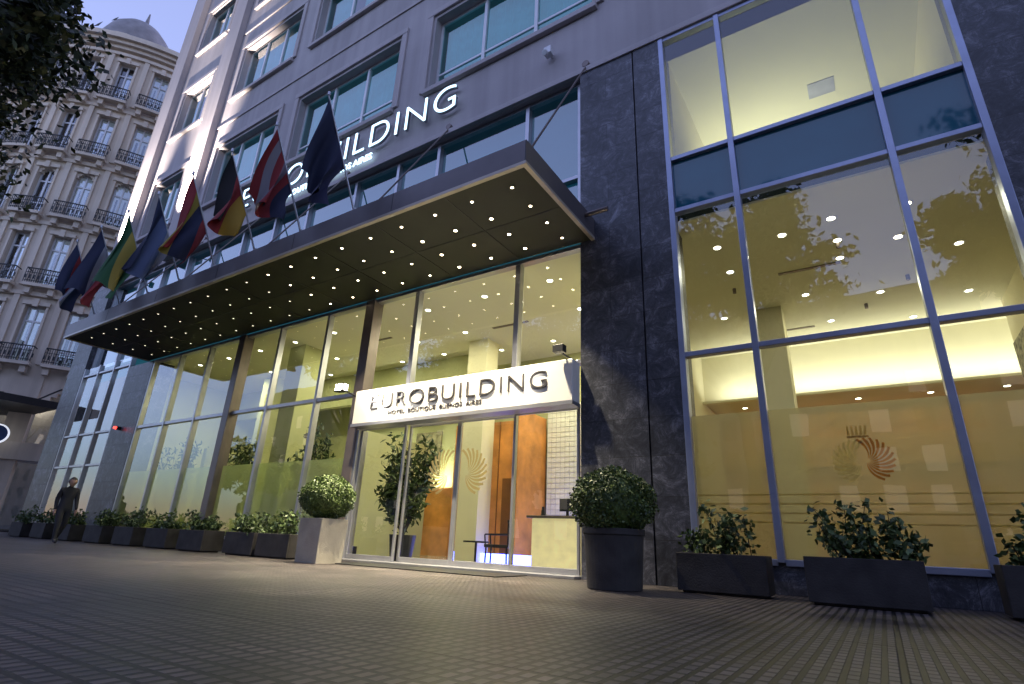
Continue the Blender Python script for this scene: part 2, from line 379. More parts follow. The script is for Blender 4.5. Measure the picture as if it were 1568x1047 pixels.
# ---------------------------------------------------------------- interior
I=MB()
I.box(-4.2,-4.0,9.7,19.4,0,6.4)
I.box(7.0,7.2,9.7,19.4,0,6.4)
I.box(-4.0,7.0,17.3,17.5,4.9,6.4)
I.box(-9.9,-9.2,12.6,13.2,0,6.4)
I.box(-1.9,-1.2,14.0,14.7,0,6.4)
I.box(-4.0,7.0,14,14.2,7.8,11.0); I.box(-2.6,-2.42,9.7,14,7.8,11); I.box(2.3,2.5,9.7,14,7.8,11)
I.box(3.3,3.7,12.5,16,0,6.4)
I.obj('interior_walls',M['cream'],H)
I2=MB(); I2.box(-23.9,-4.2,15.0,15.2,0,6.4); I2.box(-24.1,-23.9,9.7,15,0,6.4); I2.box(-15.8,-15.0,10.4,11.2,0,6.4); I2.box(-20.2,-19.5,12.4,13.1,0,6.4); I2.box(-23.9,-10.5,13.6,13.8,5.2,6.4)
I2.box(-12.3,-12.0,10.6,13.6,0,3.4); I2.box(-18.8,-18.6,9.9,12.2,0,3.1)
I2.obj('lobby_walls',M['olive'],H)
C=MB(); C.box(-23.9,7.0,9.13,17.3,6.4,6.44); C.box(-4.0,7.0,17.5,19.3,4.9,4.95); C.box(-2.6,2.5,9.13,14,11.0,11.04)
C.obj('interior_ceiling',M['ceil'],H)
MB().box(-29,7,9.5,19.4,.001,.03).obj('lobby_floor',M['floor'],H)
W=MB(); W.box(-4.0,7.0,19.3,19.4,0,4.9); W.box(-11.6,-8.3,14.4,14.6,0,4.2); W.box(-8.3,-8.2,13.0,14.6,0,4.2); W.box(-14.5,-11.6,14.7,14.9,0,2.2); W.obj('wood_panelling',M['wood'],H)
wj=MB()
for x in (-11.0,-10.4,-9.8,-8.9): wj.box(x,x+.02,14.38,14.399,0,4.2)
wj.box(-9.6,-9.0,14.37,14.398,.05,2.4); wj.obj('wood_joints',simple('dark_wood',(.2,.08,.02),.4),H)
T=MB(); T.box(-8.1,-4.3,14.5,14.6,0,4.6); T.box(-4.5,-4.21,12.8,14.5,0,4.6); T.obj('tiled_wall',M['tilew'],H)
tj=MB()
for i in range(30): tj.box(-8.1,-4.3,14.49,14.498,.15*i+.14,.15*i+.147)
for i in range(25): tj.box(-8.1+.15*i,-8.093+.15*i,14.491,14.499,0,4.6)
tj.obj('tile_joints',simple('grout',(.4,.4,.35),.8),H)
wa=MB(); wa.box(-13.9,-12.7,14.94,14.99,2.6,4.2); wa.box(-18.3,-17.0,14.94,14.99,1.4,3.0); wa.box(-22.5,-21.0,14.94,14.99,1.4,3.2)
wa.box(-6.9,-5.2,14.44,14.48,1.9,2.7)
wa.obj('framed_pictures',simple('picture',(.22,.20,.12),.5,var=.7,scale=5),H)
MB().box(-4.0,-.2,19.1,19.28,3.1,4.0).box(.4,7,19.1,19.28,3.1,4.0).obj('wall_panels',simple('orange_panel',(.6,.3,.08),.5,var=.1),H)
MB().box(3.2,3.29,12.6,15.6,2.7,5.2).obj('textured_artwork',simple('artwork',(.25,.24,.16),.7,var=.8,scale=9,bump=.5),H)
MB().box(-4.0,7,17.0,17.1,4.82,4.9).obj('cove_ledge',M['cream'],H)
bl_=MB()
for i in range(16): bl_.box(-2.3,2.2,13.93,13.98,8.1+i*.17,8.1+i*.17+.05)
bl_.obj('louvre_blinds',M['olive'],H)
sl=MB()
for (x,y) in ((-.4,12.2),(-1.2,15.8),(-8,12.0),(-12.5,11.2),(-17.5,12.5)): sl.box(x-.6,x+.6,y-.05,y+.05,6.385,6.399)
for (x,y) in ((.2,11.3),(1.4,13.5),(-2.0,12.5),(.6,14.8)): sl.tube((x,y,6.28),(x,y,6.4),.04)
sl.obj('ceiling_vents',M['alu_dark'],H)
vt=MB(); vt.box(.2,.75,11.9,12.4,10.985,10.999)
vt.obj('air_diffuser',simple('diffuser',(.35,.36,.42),.5),H)
bl=MB(); ring=MB()
pts=[]
for x in np.arange(-21,-5,1.9):
    for y in (10.1,11.9,13.7 if x>-11 else 13.2): pts.append((x+.2*((y*7)%1),y,6.4))
for (x,y) in [(-1.9,10.4),(-1.9,11.6),(-1.7,12.8),(-.7,10.5),(.15,10.3),(.2,11.2),(.2,12.0),(1.2,11.6),(1.3,10.4),(-.6,13.6),(.9,14.2),(-2.6,14.2),(2.2,12.4),(2.6,15),(-.2,15.6),(1.6,16.2)]: pts.append((x,y,6.4))
for (x,y) in [(-3,18.3),(-1.6,18.3),(0.1,18.3),(1.8,18.3),(3.4,18.3)]: pts.append((x,y,4.9))
for p in pts: bl.disk((p[0],p[1],p[2]-.006),.07); ring.tube((p[0],p[1],p[2]-.004),(p[0],p[1],p[2]),.11,k=16)
bl.obj('ceiling_downlights',M['bulb_int'],H); ring.obj('downlight_rings',M['white_frame'],H)
def area(name,loc,rot,size,power,col,sy=None,parent=None,spread=None,shape='DISK'):
    l=bpy.data.lights.new(name,'AREA'); l.energy=power; l.color=col; l.size=size
    l.shape='RECTANGLE' if sy else shape
    if sy: l.size_y=sy
    if spread: l.spread=spread
    o=bpy.data.objects.new(name,l); o.location=loc; o.rotation_euler=rot; COL.objects.link(o); o.parent=parent or H; return o
WARM=(1,.90,.60)
for x in (-20.5,-17.0,-13.4): area('lobby_downlight',(x,11.6,6.36),(0,0,0),.2,92,(1,.93,.55))
for x in (-10.8,-8.2,-5.8): area('lobby_downlight',(x,11.2,6.36),(0,0,0),.2,92,WARM)
for (x,y) in ((-1.2,11),(1.2,11),(0,14)): area('restaurant_downlight',(x,y,6.36),(0,0,0),.2,40,(1,.92,.64))
area('cove_light',(1.5,16.8,4.95),(pi-.35,0,0),10,140,(1,.96,.82),sy=.15)
area('wall_washer',(-13.4,14.5,2.3),(pi/2+.9,0,0),2.6,100,(1,.97,.68),sy=.2)
area('mezz_room_light',(-.9,13.4,8.6),(pi,0,0),2.4,84,(1,.96,.68),sy=.3)
area('back_dining_light',(0,18.4,4.86),(0,0,0),6,60,(1,.8,.45),sy=.3)
area('door_light',(-6.5,13,6.34),(0,0,0),2,150,WARM,sy=.4)

RD=empty('reception_desk'); 
MB().box(-7.1,-4.7,12.0,12.7,.03,1.12).obj('desk_front',simple('onyx_panel',(.75,.68,.42),.3,var=.2,emit=(1,.85,.45),es=.45),RD,bevel=.02)
MB().box(-7.2,-4.6,11.9,12.8,1.121,1.18).obj('desk_top',M['alu_dark'],RD,bevel=.01)
MB().box(-6.5,-6.1,12.3,12.34,1.3,1.6).box(-6.33,-6.27,12.32,12.36,1.181,1.32).obj('monitor',M['black'],RD)
ds=MB()
for x in (-6.9,-5.6,-5.0): ds.tube((x,12.2,1.181),(x,12.2,1.4),.06,.03)
ds.obj('desk_ornaments',M['black'],RD)
MB().box(-10.2,-4.3,12.86,13.0,.03,.24).obj('led_strip_blue',M['blue'],H)
def chair(x,y,rz):
    e=empty('lounge_chair',(x,y,.03)); e.rotation_euler=(0,0,rz)
    c=MB(); c.box(-.3,.3,-.28,.28,.38,.45)
    for k in range(6): c.box(-.29+.105*k,-.25+.105*k,.25,.28,.45,.93)
    c.box(-.3,.3,.245,.285,.93,.99)
    for sx in(-.27,.27):
        for sy in(-.25,.25): c.tube((sx,sy,0),(sx*.95,sy*.95,.4),.02)
        c.tube((sx,-.25,.38),(sx,-.28,.66),.018); c.tube((sx,-.28,.66),(sx,.27,.68),.018)
    c.obj('chair_body',M['black'],e,bevel=.008)
chair(-12.8,11.2,-.5); chair(-17,11.4,.3); chair(-7.5,11.2,-1.2)
TB=empty('side_table'); MB().tube((-8.3,11.4,.5),(-8.3,11.4,.54),.32,k=24).tube((-8.3,11.4,.03),(-8.3,11.4,.5),.03).tube((-8.3,11.4,.03),(-8.3,11.4,.05),.2,k=20).obj('table_body',M['black'],TB)

# ---------------------------------------------------------------- foliage
def leaves(name,pts,size,m,parent,var=.5,nrm=None,aspect=1.8):
    n=len(pts); pts=np.asarray(pts)
    d=rng.normal(size=(n,3)); d/=np.linalg.norm(d,axis=1)[:,None]
    if nrm is not None: d=d*.75+nrm; d/=np.linalg.norm(d,axis=1)[:,None]
    a=np.cross(d,rng.normal(size=(n,3))); a/=np.linalg.norm(a,axis=1)[:,None]
    b=np.cross(d,a); s=(size*(1-var/2+var*rng.random(n)))[:,None]
    P=np.empty((n,4,3)); P[:,0]=pts-a*s*aspect/2; P[:,1]=pts+b*s*.5-d*s*.1; P[:,2]=pts+a*s*aspect/2; P[:,3]=pts-b*s*.5-d*s*.1
    me=bpy.data.meshes.new(name); me.vertices.add(4*n); me.vertices.foreach_set('co',P.ravel())
    me.loops.add(4*n); me.loops.foreach_set('vertex_index',np.arange(4*n)); me.polygons.add(n)
    me.polygons.foreach_set('loop_start',np.arange(n)*4); me.polygons.foreach_set('loop_total',np.full(n,4))
    me.materials.append(m); me.update(); me.validate()
    o=bpy.data.objects.new(name,me); COL.objects.link(o); o.parent=parent; return o
def ball_points(c,r,n,sq=1.0):
    d=rng.normal(size=(n,3)); d/=np.linalg.norm(d,axis=1)[:,None]
    lump=1+.05*np.sin(d[:,0]*7+1)+.05*np.sin(d[:,1]*8+d[:,2]*6)+.03*np.sin(d[:,0]*17+d[:,2]*13)
    rr=r*lump*(.84+.20*rng.random(n)**.8)
    p=d*rr[:,None]; p[:,2]*=sq
    return p+np.array(c),d
def ico(c,r,m,name,parent,sq=1):
    bm=bmesh.new(); bmesh.ops.create_icosphere(bm,subdivisions=3,radius=r)
    for v in bm.verts: v.co*=1+.04*sin(v.co.x*9)+.04*sin(v.co.y*11+v.co.z*8); v.co.z*=sq
    me=bpy.data.meshes.new(name); bm.to_mesh(me); bm.free(); me.materials.append(m)
    o=bpy.data.objects.new(name,me); o.location=c; COL.objects.link(o); o.parent=parent
def shrub_pts(x0,x1,y0,y1,z,h,n):
    stems=[]; P=[]
    k=max(5,int((x1-x0)*9))
    for _ in range(k):
        bx=random.uniform(x0+.08,x1-.08); by=random.uniform(y0+.1,y1-.1)
        L=h*random.uniform(.35,1.1); tx=random.gauss(0,.18); ty=random.gauss(0,.13)
        tip=(bx+tx,by+ty,z+L); stems.append(((bx,by,z-.03),tip))
        for _ in range(n//k):
            s=random.uniform(.2,1.02)
            P.append((bx+tx*s+random.gauss(0,.07),by+ty*s+random.gauss(0,.07),z+L*s+random.gauss(0,.04)))
    return stems,P
def planter(x0,x1,y0,y1,h,n=420,sh=.5,m=None):
    e=empty('planter_box'); mb=MB(); th=.04
    mb.box(x0,x1,y0,y0+th,.03,h); mb.box(x0,x1,y1-th,y1,.03,h); mb.box(x0,x0+th,y0+th,y1-th,.03,h); mb.box(x1-th,x1,y0+th,y1-th,.03,h)
    mb.box(x0+.05,x1-.05,y0+.05,y1-.05,0.002,.06)
    mb.obj('box_walls',m or M['planter'],e,bevel=.008)
    MB().quad((x0+th,y0+th,h-.05),(x1-th,y0+th,h-.05),(x1-th,y1-th,h-.05),(x0+th,y1-th,h-.05)).obj('soil',M['soil'],e)
    st,P=shrub_pts(x0,x1,y0,y1,h-.05,sh,n)
    s=MB(); [s.tube(a,b,.008,.004,k=5) for a,b in st]; s.obj('stems',M['bark'],e)
    leaves('shrub_leaves',P,.055,M['leaf'],e)
for a in (-12.9,-11.65,-14.95,-16.65,-18.5,-20.4,-22.6,-24.6,-26.6): planter(a,a+1.12,7.75,8.3,.50,n=620,sh=random.uniform(.4,.55))
planter(-2.38,-1.25,7.9,8.4,.50,n=620,sh=.62); planter(-.80,.36,7.65,8.15,.52,n=860,sh=.66); planter(1.0,2.15,7.75,8.25,.52,n=700,sh=.6)
def topiary(x,y,hp,kind,r,zc,m,sq=.92):
    e=empty('boxwood_topiary'); mb=MB()
    if kind=='box':
        s=.31
        mb.v+=[(x-s,y-s,0.004),(x+s,y-s,0.004),(x+s,y+s,0.004),(x-s,y+s,0.004),(x-s*1.06,y-s*1.06,hp),(x+s*1.06,y-s*1.06,hp),(x+s*1.06,y+s*1.06,hp),(x-s*1.06,y+s*1.06,hp)]
        mb.f+=[(4,5,6,7),(0,1,5,4),(1,2,6,5),(2,3,7,6),(3,0,4,7)]
        mb.obj('pot',m,e,bevel=.012)
    else:
        mb.tube((x,y,.004),(x,y,hp-.08),.36,.40,k=40); mb.tube((x,y,hp-.08),(x,y,hp),.42,.42,k=40); mb.obj('pot',m,e,bevel=.01)
    MB().tube((x,y,hp-.05),(x,y,zc),.035,k=8).obj('stem',M['bark'],e)
    ico((x,y,zc),r*.86,M['leaf_box'],'inner_foliage',e,sq)
    P,d=ball_points((x,y,zc),r,11000,sq); leaves('foliage',P,.028,M['leaf_box'],e,nrm=d*.5,aspect=1.5)
topiary(-9.25,7.55,.82,'box',.52,1.22,M['planter_l'],.8)
topiary(-3.05,7.35,.76,'round',.54,1.10,M['planter'],.86)
def indoor_plant(px,py,sp=.7,ht=2.3,ns=40):
    e=empty('potted_plant'); MB().tube((px,py,.03),(px,py,.6),.25,.32,k=24).obj('pot',M['black'],e)
    st=MB(); P=[]
    for _ in range(ns):
        an=random.uniform(0,6.28); L=random.uniform(.9,ht); tip=(px+cos(an)*sp,py+sin(an)*sp*.6,.6+L); st.tube((px,py,.55),tip,.012,.005,k=5)
        for _ in range(55): s=random.uniform(.3,1.05); P.append((px+cos(an)*sp*s+random.gauss(0,.1),py+sin(an)*sp*.6*s+random.gauss(0,.1),.6+L*s+random.gauss(0,.1)))
    st.obj('stems',M['bark'],e); leaves('leaves',P,.07,M['leaf'],e,aspect=2.8)
indoor_plant(-9.6,10.2); indoor_plant(-13.3,10.1,.6,2.9,30); indoor_plant(-17.4,10.3,.7,2.6,30); indoor_plant(-20.9,10.2,.7,3.0,30)

def tree(x,y,h,R,n,leaf=.16,zc=None,tr_=1):
    e=empty('street_tree'); mb=MB(); zc=zc or h*.68
    mb.tube((x,y,0),(x+.1,y,h*.22),.30*tr_,.22*tr_,k=12); mb.tube((x+.1,y,h*.22),(x-.05,y+.1,h*.42),.22*tr_,.17*tr_,k=12)
    P=[]
    for i in range(15):
        an=i*2.4; el=random.uniform(.0,1.1); L=R*random.uniform(.65,1.0)
        s0=Vector((x-.02,y+.06,h*random.uniform(.34,.44))); 
        mid=s0+Vector((cos(an)*L*.45,sin(an)*L*.45,h*.16)); 
        tip=Vector((x+cos(an)*cos(el)*L,y+sin(an)*cos(el)*L,zc+sin(el)*(h-zc)*.95-.2*L*(1-el)))
        mb.tube(s0,mid,.10*tr_,.06*tr_,k=7); mb.tube(mid,tip,.06*tr_,.015,k=6)
        for _ in range(9):
            c=mid.lerp(tip,random.uniform(.35,1.1))+Vector((random.gauss(0,.5),random.gauss(0,.5),random.gauss(0,.4)))
            mb.tube(mid.lerp(tip,.6),c,.02,.006,k=4)
            k=n//135; rr=random.uniform(.35,.8)
            q=rng.normal(size=(k,3))*rr*.55*np.array([1,1,.6]); P.append(q+np.array(c))
    mb.obj('trunk_and_limbs',M['bark'],e)
    leaves('crown',np.concatenate(P),leaf,M['leaf_tree'],e)
tree(-12.8,-1.0,12.0,3.5,36000,.095,zc=8.2)
for (x,y) in ((-3.4,-2.6),(6.5,-2.6),(-24,-2.3)): tree(x,y,14.5,3.8,14000,.17)
for (x,y) in ((-36,-20),(-48,-20),(-60,-20),(-26,-20),(-14,-20)): tree(x,y,11,4.6,5000,.34,zc=5.5,tr_=.6)

# ---------------------------------------------------------------- canopy
CA=empty('entrance_canopy')
x0,x1,y0,y1,zb,zt=-22.35,-3.98,6.20,8.93,6.41,6.90
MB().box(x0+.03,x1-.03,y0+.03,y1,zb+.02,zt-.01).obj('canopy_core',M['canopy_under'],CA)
fa=MB(); fa.box(x0,x1,y0,y0+.029,zb+.06,zt); fa.box(x1-.029,x1,y0+.03,y1,zb+.06,zt); fa.box(x0,x0+.029,y0+.03,y1,zb+.06,zt); fa.obj('fascia',M['canopy_fascia'],CA)
tr=MB(); tr.box(x0-.01,x1+.01,y0-.012,y0+.07,zb-.005,zb+.058); tr.box(x1-.07,x1+.01,y0+.071,y1,zb-.005,zb+.058); tr.box(x0-.01,x0+.07,y0+.071,y1,zb-.005,zb+.058); tr.obj('trim',M['canopy_trim'],CA)
sm=MB()
x=x0+1.84
while x<x1-.3: sm.box(x-.008,x+.008,y0+.08,y1,zb+.012,zb+.0195); x+=1.84
sm.box(x0+.08,x1-.08,7.6-.006,7.6+.006,zb+.013,zb+.0192)
sm.obj('soffit_joints',M['black'],CA)
fj=MB(); x=x0+3.06
while x<x1: fj.box(x-.006,x+.006,y0-.003,y0,zb+.06,zt); x+=3.06
fj.obj('fascia_joints',M['black'],CA)
cb=MB(); cb2=MB(); rg=MB()
for i in range(20):
    for j in range(4):
        px=-4.53-.885*i; py=6.65+.637*j
        if px<x0+.3: continue
        big=(1<=i<=3 and j>=1)
        (cb if i<9 else cb2).disk((px,py,zb+.004),.036 if big else (.026 if i<9 else .022),k=10); rg.tube((px,py,zb+.006),(px,py,zb+.019),.045,k=12)
cb.obj('canopy_downlights',M['bulb'],CA); cb2.obj('canopy_downlights_dim',emis('downlight_bulb_dim',(1,.88,.66),3),CA); rg.obj('downlight_rings',M['alu_dark'],CA)
for i,xx in enumerate((-5.4,-7.4,-9.4,-13,-18)):
    area('canopy_lamp',(xx,7.5,zb-.01),(0,0,0),.12,(250,330,220,60,22)[i],(1,.87,.60),parent=CA,spread=radians(80))
rod=MB()
for xx in (-4.15,-8.3,-12.4,-16.5,-20.6):
    rod.tube((xx,6.5,6.88),(xx,8.98,11.25),.022); rod.tube((xx,8.9,11.25),(xx,9.0,11.25),.09,k=14); rod.tube((xx,6.5,6.88),(xx,6.5,7.0),.06)
rod.tube((-4.0,8.5,6.75),(-3.5,8.5,6.75),.05); 
rod.obj('tie_rods',M['alu_dark'],CA)

# ---------------------------------------------------------------- signs
def text(name,s,x0,x1,z0,h,y,ext,m,parent,bold=0.0,sp=1.0):
    c=bpy.data.curves.new(name,'FONT'); c.body=s; c.extrude=ext; c.offset=bold; c.size=1; c.space_character=sp
    c.materials.append(m); o=bpy.data.objects.new(name,c); COL.objects.link(o); o.parent=parent
    bpy.context.view_layer.update()
    bb=[Vector(b) for b in o.bound_box]; bx0=min(b.x for b in bb); bx1=max(b.x for b in bb); by0=min(b.y for b in bb); by1=max(b.y for b in bb)
    sx=(x1-x0)/(bx1-bx0); sz=h/(by1-by0)
    o.rotation_euler=(pi/2,0,0); o.scale=(sx,sz,1); o.location=(x0-bx0*sx,y,z0-by0*sz); return o
S=empty('entrance_sign')
MB().box(-10.12,-4.32,8.62,8.94,3.0,3.80).obj('sign_panel',M['signwhite'],S,bevel=.01)
MB().box(-10.14,-4.31,8.60,8.95,2.93,2.998).obj('sign_lower_rail',M['alu'],S)
text('sign_letters','EUROBUILDING',-9.55,-4.85,3.30,.34,8.60,.012,M['letter_dark'],S,-.016,1.1)
text('sign_subtitle','HOTEL  BOUTIQUE  BUENOS  AIRES',-8.95,-6.35,3.12,.10,8.612,.006,M['letter_dark'],S)
S2=empty('illuminated_rooftop_letters')
text('lit_letters','EUROBUILDING',-18.2,-8.05,11.75,.85,8.80,.012,M['letter_lit'],S2,-.018,1.1)
text('letter_returns','EUROBUILDING',-18.2,-8.05,11.75,.85,8.86,.045,M['letter_ret'],S2,-.018,1.1)
text('lit_subtitle','HOTEL BOUTIQUE  BUENOS AIRES',-16.5,-11.3,11.32,.26,8.88,.02,M['letter_lit'],S2)
F1=empty('floodlight')
MB().box(-10.42,-10.12,8.2,8.35,3.72,3.92).obj('housing',M['black'],F1,bevel=.01)
MB().tube((-10.27,8.3,3.8),(-10.27,8.9,3.7),.02).obj('arm',M['black'],F1)
MB().quad((-10.38,8.195,3.75),(-10.16,8.195,3.75),(-10.16,8.195,3.89),(-10.38,8.195,3.89)).quad((-10.115,8.22,3.75),(-10.115,8.33,3.75),(-10.115,8.33,3.89),(-10.115,8.22,3.89)).obj('lens',M['flood'],F1)
def spot(name,loc,target,power,col,size,blend=.6,parent=None,rad=.06):
    l=bpy.data.lights.new(name,'SPOT'); l.energy=power; l.color=col; l.spot_size=size; l.spot_blend=blend; l.shadow_soft_size=rad
    o=bpy.data.objects.new(name,l); o.location=loc; d=Vector(target)-Vector(loc); o.rotation_euler=d.to_track_quat('-Z','Y').to_euler(); COL.objects.link(o); o.parent=parent; return o
spot('flood_beam',(-10.1,7.9,3.82),(-6.9,9,3.3),190,(1,.95,.85),radians(100),1,F1)
F2=empty('floodlight')
MB().box(-4.6,-4.38,8.35,8.5,3.88,4.02).tube((-4.5,8.45,3.9),(-4.4,8.93,3.84),.02).obj('housing',M['black'],F2,bevel=.01)
spot('flood_beam',(-4.7,8.0,4.0),(-7.2,8.9,3.3),150,(1,.92,.78),radians(110),1,F2)
for px,pw in ((-28.4,28000),(-23.0,24000)):
    F=empty('facade_uplight'); MB().tube((px,8.0,11.6),(px,8.0,11.85),.09,.11,k=16).tube((px,8.0,11.65),(px,8.9,11.5),.025).obj('housing',M['black'],F)
    spot('uplight_beam',(px,8.0,11.9),(px,8.75,18),pw,(1,.88,.77),radians(46),.9,F,.05)
for (x,z) in ((-5.1,11.95),(-3.2,13.2)):
    F=empty('wall_spot_fixture'); MB().box(x-.1,x+.1,8.72,8.9,z,z+.22).tube((x,8.8,z+.1),(x,9.0,z+.1),.03).tube((x,8.7,z-.05),(x,8.6,z-.1),.06,.08).obj('housing',M['white_frame'],F,bevel=.02)  # small spot fixtures on the facade wall, modelled without a light
F=empty('alarm_beacon'); MB().tube((-23.1,8.8,3.9),(-23.1,8.94,3.9),.07,k=14).obj('base',M['black'],F); MB().tube((-23.1,8.72,3.9),(-23.1,8.8,3.9),.04,.05,k=14).obj('lens',emis('red_lens',(1,.03,.02),8),F)

# ---------------------------------------------------------------- flags
def cloth_mat(name,bands):
    m,nt,b=mat(name); uv=N(nt,'ShaderNodeUVMap'); sp=N(nt,'ShaderNodeSeparateXYZ'); nt.links.new(uv.outputs[0],sp.inputs[0])
    r=N(nt,'ShaderNodeValToRGB'); r.color_ramp.interpolation='CONSTANT'; n=len(bands)
    while len(r.color_ramp.elements)<n: r.color_ramp.elements.new(.5)
    for i in range(n): r.color_ramp.elements[i].position=i/n
    for i in range(n): r.color_ramp.elements[i].color=bands[i]+(1,)
    nt.links.new(sp.outputs[0],r.inputs['Fac']); nt.links.new(r.outputs['Color'],b.inputs['Base Color']); b.inputs['Roughness'].default_value=.8
    return m
K=(.012,.012,.014);RED=(.28,.03,.035);GO=(.46,.28,.03);NV=(.02,.028,.07);WH=(.30,.30,.34);GR=(.03,.12,.045);LB=(.10,.14,.25);YE=(.38,.29,.05)
fl=[[NV,NV,(.03,.035,.09)],[RED,WH,RED,(.2,.16,.2),RED,NV],[K,RED,GO],[RED,YE,NV,RED],[NV,LB,WH],[GR,YE,GR],[NV,WH,RED],[NV,RED,WH,NV]]
def flag(xb,k,bands):
    e=empty('flag'); base=Vector((xb,6.32,6.92)); tip=Vector((xb,5.2,9.15))
    p=MB(); p.tube(base,tip,.024,.016); p.tube(tip,tip+Vector((0,0,.09)),.035,.03); p.tube(base-Vector((0,0,.02)),base+Vector((0,0,.1)),.06); p.obj('pole',M['alu'],e)
    ax=(base-tip).normalized(); nu,nv=32,40; V=[];Fc=[];UV=[]
    sway=.30+.16*sin(k*2.3)
    for j in range(nv+1):
        v=j/nv
        for i in range(nu+1):
            u=i/nu
            hp=tip+ax*(.05+1.5*u)
            gather=(1-.42*v**.9)
            c=tip+ax*.5
            pos=c+(hp-c)*gather+Vector((0,0,-(1.75-.25*sin(k))*v*(1-.12*u)))
            fold=.17*v**.6*sin(u*11+k*1.7+v*1.6)+.05*sin(u*23+v*5+k)*v
            pos+=Vector((fold-sway*v*(1.1-u)-.12*v*sin(v*4+k),-.16*v*sin(u*8+k+v*2)-.15*v,.05*v*sin(u*14+k)))
            V.append(tuple(pos)); UV.append((min(.999,u),v))
    for j in range(nv):
        for i in range(nu): a=j*(nu+1)+i; Fc.append((a,a+1,a+nu+2,a+nu+1))
    o=mkobj('cloth',V,Fc,cloth_mat('flag_cloth_%d'%k,bands),e,True)
    ul=o.data.uv_layers.new(name='UVMap')
    for l in o.data.loops: ul.data[l.index].uv=UV[l.vertex_index]
for k,bands in enumerate(fl): flag(-8.3-1.76*k,k,bands)

# ---------------------------------------------------------------- french corner building
B=empty('corner_apartment_building',(0,0,-1.25)); cx,cy,RR=-52.0,17.0,11.9
class CB(MB):
    def cbox(s,t0,t1,r0,r1,z0,z1,seg=2):
        n=len(s.v)
        for i in range(seg+1):
            t=t0+(t1-t0)*i/seg
            for (r,z) in ((r1,z0),(r1,z1),(r0,z1),(r0,z0)): s.v.append((cx+r*cos(t),cy+r*sin(t),z))
        for i in range(seg):
            a=n+4*i
            for j in range(4): s.f.append((a+j,a+4+j,a+4+(j+1)%4,a+(j+1)%4))
        s.f.append((n,n+1,n+2,n+3)); e=n+4*seg; s.f.append((e+3,e+2,e+1,e))
T0,T1=radians(-118),radians(45); nb=15; dt=(T1-T0)/nb
wal=CB();trm=CB();irn=CB();gls=CB();frm=CB();cur=CB();drk=CB()
levels=[10.6,15.6,20.6,25.6,30.6]
for lv,z in enumerate(levels):
    zt_=z+5.0; wh=3.6
    for b_ in range(nb):
        a=T0+b_*dt; wl=a+dt*.27; wr=a+dt*.73; mid=(wl+wr)/2
        wal.cbox(a,wl,RR-.6,RR,z,zt_); wal.cbox(wr,a+dt,RR-.6,RR,z,zt_); wal.cbox(wl,wr,RR-.6,RR-.01,z+.3+wh,zt_)
        wal.cbox(wl,wr,RR-.6,RR-.01,z,z+.3)
        trm.cbox(a-dt*.07,a+dt*.07,RR+.003,RR+.14,z+.2,zt_-.5)
        trm.cbox(wl-dt*.06,wl-.001,RR+.002,RR+.10,z+.3,z+.3+wh); trm.cbox(wr+.001,wr+dt*.06,RR+.002,RR+.10,z+.3,z+.3+wh)
        trm.cbox(wl-dt*.08,wr+dt*.08,RR+.002,RR+.18,z+.31+wh,z+.31+wh+.25)
        trm.cbox(mid-dt*.06,mid+dt*.06,RR+.18,RR+.28,z+.2+wh,z+.4+wh+.3)
        if lv==2:
            for q in range(8):
                t0=wl+(wr-wl)*q/8; t1=wl+(wr-wl)*(q+1)/8; c=abs((q+.5)/4-1); hh=.7*(1-sqrt(max(0,1-c*c)))+.03
                trm.cbox(t0,t1,RR-.35,RR-.03,z+.3+wh-hh,z+.3+wh,1)
        cur.cbox(wl,wr,RR-.62,RR-.6,z+.3,z+.3+wh,2)
        gls.cbox(wl,wr,RR-.36,RR-.35,z+.3,z+.3+wh,2)
        for tt in (wl,mid-.004,wr-.008): frm.cbox(tt,tt+.008,RR-.34,RR-.26,z+.3,z+.3+wh,1)
        for zz in (z+.3,z+1.2,z+2.9,z+.2+wh): frm.cbox(wl,wr,RR-.34,RR-.27,zz,zz+.1,2)
        o_=random.uniform(.03,.09)
        for ss in (-1,1):
            m_=mid+ss*(wr-wl)/4
            drk.cbox(m_-(wr-wl)*o_,m_+(wr-wl)*o_,RR-.598,RR-.55,z+.4,z+2.8,1)
        bl0,bl1=a+dt*.12,a+dt*.88
        trm.cbox(bl0,bl1,RR+.15,RR+.70,z-.02,z+.18,3)
        for tt in (bl0+.01,bl1-.035): trm.cbox(tt,tt+.025,RR+.15,RR+.5,z-.45,z-.021,1)
        irn.cbox(bl0,bl1,RR+.62,RR+.67,z+1.12,z+1.19,3); irn.cbox(bl0,bl1,RR+.63,RR+.66,z+.3,z+.34,3); irn.cbox(bl0,bl1,RR+.63,RR+.66,z+.85,z+.88,3)
        nbar=16
        for q in range(nbar+1):
            tt=bl0+(bl1-bl0)*q/nbar; irn.cbox(tt-.0012,tt+.0012,RR+.64,RR+.66,z+.2,z+1.12,1)
            if q%2==0: irn.cbox(tt-.0012,tt+.006,RR+.635,RR+.665,z+.45,z+.7,1)
        for tt in (bl0,bl1-.003): irn.cbox(tt,tt+.003,RR+.12,RR+.66,z+1.12,z+1.18,1); 
    trm.cbox(T0,T1,RR+.001,RR+.20,zt_-.5,zt_-.25,40)
wal.cbox(T0,T1,RR-.62,RR-.0,10.0,10.599,40)
for (r,z0,z1) in ((.30,35.6,35.9),(.55,35.9,36.2),(.8,36.2,36.6)): trm.cbox(T0,T1,RR-.6,RR+r,z0,z1,40)
rf_=MB(); prof=[(12.0,36.6),(10.6,37.6),(9,39.0),(6,40.2),(3,41),(.3,41.5)]
kk=48
for (r,z) in prof:
    for i in range(kk): rf_.v.append((cx+r*cos(2*pi*i/kk),cy+r*sin(2*pi*i/kk),z))
